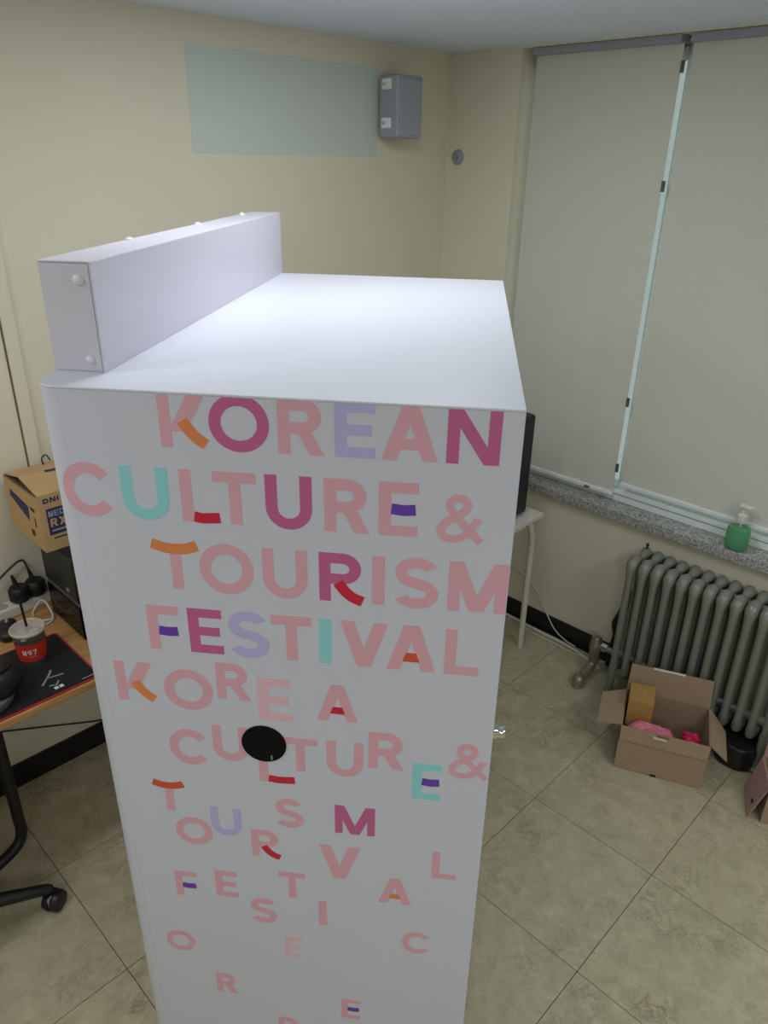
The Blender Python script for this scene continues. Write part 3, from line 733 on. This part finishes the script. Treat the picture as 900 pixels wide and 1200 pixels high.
# ------------------------------------------------------------------ radiator
rd = empty('radiator', (2.595, .70, 0)); tag(rd, 'grey cast iron column radiator under the window sill', 'radiator')
PITCHR = .0513; NS = 13; RY0 = 1.091
def section_mb(foot):
    m = MB(); zt, zb = .640, .165
    rr = .0165
    rr = .0150
    path = [(-.071,0,zb),(-.071,0,.30),(-.071,0,.55),(-.071,0,.600),(-.066,0,.628),(-.045,0,.645),(-.02,0,.640),(.0,0,.632),(.02,0,.640),(.045,0,.645),(.066,0,.628),(.071,0,.600),(.071,0,.55),(.071,0,.30),(.071,0,zb)]
    rs = [.0150,.0150,.0150,.018,.0245,.0235,.018,.014,.018,.0235,.0245,.018,.0150,.0150,.0150]
    m.tube(path, rs, 10)
    m.tube([(0,0,.150),(0,0,.632)], .011, 8)
    m.tube([(-.071,0,zb),(-.066,0,.138),(-.035,0,.128),(0,0,.130),(.035,0,.128),(.066,0,.138),(.071,0,zb)], [.0165,.019,.020,.018,.020,.019,.0165], 10)
    m.lathe([(.020,-PITCHR/2),(.020,PITCHR/2)], (.0,0,.165), 12, 'y'); m.lathe([(.019,-PITCHR/2),(.019,PITCHR/2)], (-.0,0,.615), 12, 'y')
    if foot:
        for sx in (-1, 1):
            m.tube([(sx*.071,0,.16),(sx*.073,0,.06),(sx*.078,0,.015),(sx*.092,0,.0)], [.0165,.015,.018,.022], 10)
    return m
sec = {}
for k in range(NS):
    ft = k in (0, NS-1)
    if ft in sec: o = sec[ft].copy(); COL.objects.link(o)
    else: o = section_mb(ft).build('section', M_RAD, rd, smooth=True); sec[ft] = o
    o.location = (0, RY0-.70-k*PITCHR, 0)
MB().lathe([(.004,0),(.004,.010),(.006,.012),(.006,.022)], (.045, RY0-.70, .664), 10).build('bleed_valve', M_PRINTD, rd, smooth=True)
# inlet pipework
vy = 1.215-.70
MB().tube([(.0,RY0-.70+.02,.158),(.0,vy-.01,.158),(.0,vy,.158)], .014, 12).build('inlet_pipe', M_BRASS, rd, smooth=True)
vb = MB().lathe([(.020,.070),(.024,.080),(.024,.13),(.028,.135),(.028,.165),(.023,.170),(.023,.188),(.016,.198)], (.0,vy,0), 16).build('valve', M_BRASS, rd, smooth=True)
MB().lathe([(.018,-.018),(.018,.018)], (.0,vy-.035,.158), 8, 'y').build('union_nut', M_CHROME, vb)
MB().tube(catmull([(.0,vy,.085),(-.012,vy,.055),(-.055,vy-.002,.036),(-.105,vy-.004,.030),(-.125,vy-.004,.022),(-.130,vy-.004,.0)], 5), [.0205]*26, 12).build('supply_pipe', M_BRASS, rd, smooth=True)
MB().ball((-.118,vy-.004,.029), .030, .028, .029, 16, 10).build('elbow', M_BRASS, rd, smooth=True)
MB().tube(catmull([(.09,RY0-.70+.090,.02),(.09,RY0-.70+.090,.10),(.095,RY0-.70+.082,.18),(.09,RY0-.70+.092,.24),(.095,RY0-.70+.074,.31),(.095,RY0-.70+.060,.42)], 5), .018, 10).build('riser_pipe', M_BASE, rd, smooth=True)

# cables along the baseboard
tag(MB().tube(catmull([(2.700,2.20,.008),(2.702,1.90,.008),(2.698,1.72,.008),(2.690,1.58,.008),(2.690,1.45,.008),(2.680,1.34,.008),(2.66,1.27,.008),(2.64,1.20,.008)], 6), .008, 8).build('floor_cable', M_CABLEW, None, smooth=True), 'thick white cable lying along the black baseboard', 'cable')
tag(MB().tube(catmull([(2.680,1.66,.005),(2.664,1.55,.005),(2.664,1.45,.005),(2.660,1.36,.005),(2.672,1.27,.005)], 6), .004, 8).build('floor_cable', M_CABLEW, None, smooth=True), 'thin white cable on the floor beside the thick one', 'cable')
tag(MB().tube(catmull([(2.719,1.80,.30),(2.719,1.70,.255),(2.719,1.62,.205),(2.712,1.55,.12),(2.708,1.49,.05),(2.700,1.42,.022),(2.690,1.36,.022)], 6), .0032, 8).build('hanging_cable', M_CABLEW, None, smooth=True), 'thin white cable hanging down the wall from behind the table', 'cable')

# ------------------------------------------------------------------ cartons on the floor
def open_carton(name, loc, rz, wd, dp, ht, label, m_out):
    t = empty(name, loc, rz); tag(t, label, 'box', 'open cardboard boxes on the floor'); k = .004
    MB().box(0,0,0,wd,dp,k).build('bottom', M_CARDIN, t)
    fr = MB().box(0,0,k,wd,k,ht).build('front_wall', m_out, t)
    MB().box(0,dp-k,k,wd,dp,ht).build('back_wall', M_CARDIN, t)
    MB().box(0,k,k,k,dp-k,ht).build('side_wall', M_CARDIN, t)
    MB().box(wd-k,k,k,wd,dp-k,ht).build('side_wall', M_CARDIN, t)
    return t, fr
def quad_flap(name, a, b, c, d, m, parent, k=.004):
    a, b, c, d = map(Vector, (a, b, c, d)); nn = (b-a).cross(d-a).normalized()*k
    return MB().hexa([a,b,c,d], [a+nn,b+nn,c+nn,d+nn]).build(name, m, parent)
p0 = Vector((2.152, .859, 0)); ang = math.atan2(.579-.859, 2.275-2.152)
WB, DB, HB = .306, .225, .198
c1, fr = open_carton('open_carton', p0, ang, WB, DB, HB, 'open brown cardboard box holding a yellow box and pink bags by the radiator', M_CARD)
quad_flap('flap', (0,DB,HB), (WB,DB,HB), (WB-.004,DB+.030,HB+.105), (.004,DB+.030,HB+.105), M_CARDIN, c1)
quad_flap('flap', (0,.006,HB), (0,DB-.006,HB), (-.085,DB-.02,HB-.028), (-.085,.02,HB-.028), M_CARD, c1)
quad_flap('flap', (WB,DB-.006,HB), (WB,.006,HB), (WB+.065,.03,HB-.070), (WB+.065,DB-.03,HB-.070), M_CARD, c1)
quad_flap('flap', (WB,-.001,HB), (0,-.001,HB), (.002,-.005,HB-.055), (WB-.002,-.005,HB-.055), M_CARD, c1)
MB().box(.115,-.0075,HB-.018,.160,-.0055,HB-.008).build('tape', M_TAPE, c1)
MB().box(.125,-.0078,HB-.008,.165,-.004,HB+.001).build('hand_hole', M_BROWN, c1)
MB().box(.130,-.0012,.0,.150,.0004,.010).build('slot', M_BASE, c1)
quad_flap('tape', (.085,DB+.0285,HB+.100), (.20,DB+.0285,HB+.100), (.20,DB+.0300,HB+.107), (.085,DB+.0300,HB+.107), M_TAPE, c1, .005)
def local(pt, p=p0, a=ang):
    c, s_ = math.cos(a), math.sin(a); return (p.x+c*pt[0]-s_*pt[1], p.y+s_*pt[0]+c*pt[1], p.z+pt[2])
yb = empty('kraft_box', local((.012,.095,.0045)), ang); tag(yb, 'small yellow kraft box standing inside the open brown carton', 'box')
MB().box(0,0,0,.090,.115,.245).build('carton_wall', M_CARDY, yb, bevel=.002)
MB().lathe([(.006,.245),(.006,.2458)], (.055,.06,0), 12).build('sticker', M_CARDT, yb)
def crumple(name, loc, rz, dims, m, label, seed, grp):
    rnd = random.Random(seed); mb = MB().ball((0,0,dims[2]), dims[0], dims[1], dims[2], 18, 12, .55)
    mb.v = [(x+rnd.uniform(-.006,.006), y+rnd.uniform(-.006,.006), z if z < .002 else z+rnd.uniform(-.006,.006)) for x, y, z in mb.v]
    o = mb.build(name, m, None, smooth=False); o.location = loc; o.rotation_euler.z = rz; return tag(o, label, 'bag', grp)
crumple('pink_bag', local((.105,.046,.0045)), ang, (.092,.034,.092), M_PINKBAG, 'pale pink plastic bag inside the open brown carton, along its front', 3, 'bags in the cartons')
crumple('pink_bag', local((.245,.060,.0045)), ang, (.036,.030,.090), M_HOTPINK, 'magenta plastic bag in the right corner of the open brown carton', 5, 'bags in the cartons')

p1 = Vector((2.277, .366, 0)); a1 = ang+math.radians(4)
c2, fr2 = open_carton('open_carton', p1, a1, .28, .160, .160, 'brown open carton with pinkish side flap, cut by the right edge', M_CARD)
quad_flap('flap', (-.001,.0,.160), (-.001,.155,.160), (-.030,.155,.005), (-.040,.008,.003), M_CARDPINK, c2)
quad_flap('flap', (0,.160,.160), (.28,.160,.160), (.276,.175,.235), (.004,.175,.235), M_CARDPINK, c2)
MB().box(-.034,.03,.05,-.030,.045,.060).build('mark', M_BASE, c2)
crumple('pink_bag', local((.12,.080,.0045), p1, a1), a1, (.065,.040,.058), M_PINKBAG, 'pink plastic bag in the carton at the right frame edge', 9, 'bags in the cartons')

bb = MB().prism(rrect(2.455,.482,2.625,.625,.06,8), 0, .100).build('black_tub', M_BASE, bevel=.01, seg=3)
tag(bb, 'low black tub under the radiator between the two cartons', 'tub')

# ================================================================== CEILING LIGHTS (out of the picture, they light the room)
for n_, (x, y, p_) in enumerate(LAMPS):
    t = empty('ceiling_light', (x, y, ZC)); tag(t, ('flush ceiling light panel over the kiosk', 'flush ceiling light panel in front of the desk', 'flush ceiling light panel near the window behind the camera', 'flush ceiling light panel farthest from the window behind the camera')[n_], 'ceiling light', 'ceiling light panels')
    MB().box(-.60,-.15,-.006,.60,.15,0).build('housing', M_ALU, t, bevel=.004)
    MB().box(-.58,-.135,-.009,.58,.135,-.006).build('diffuser', M_LAMP, t)
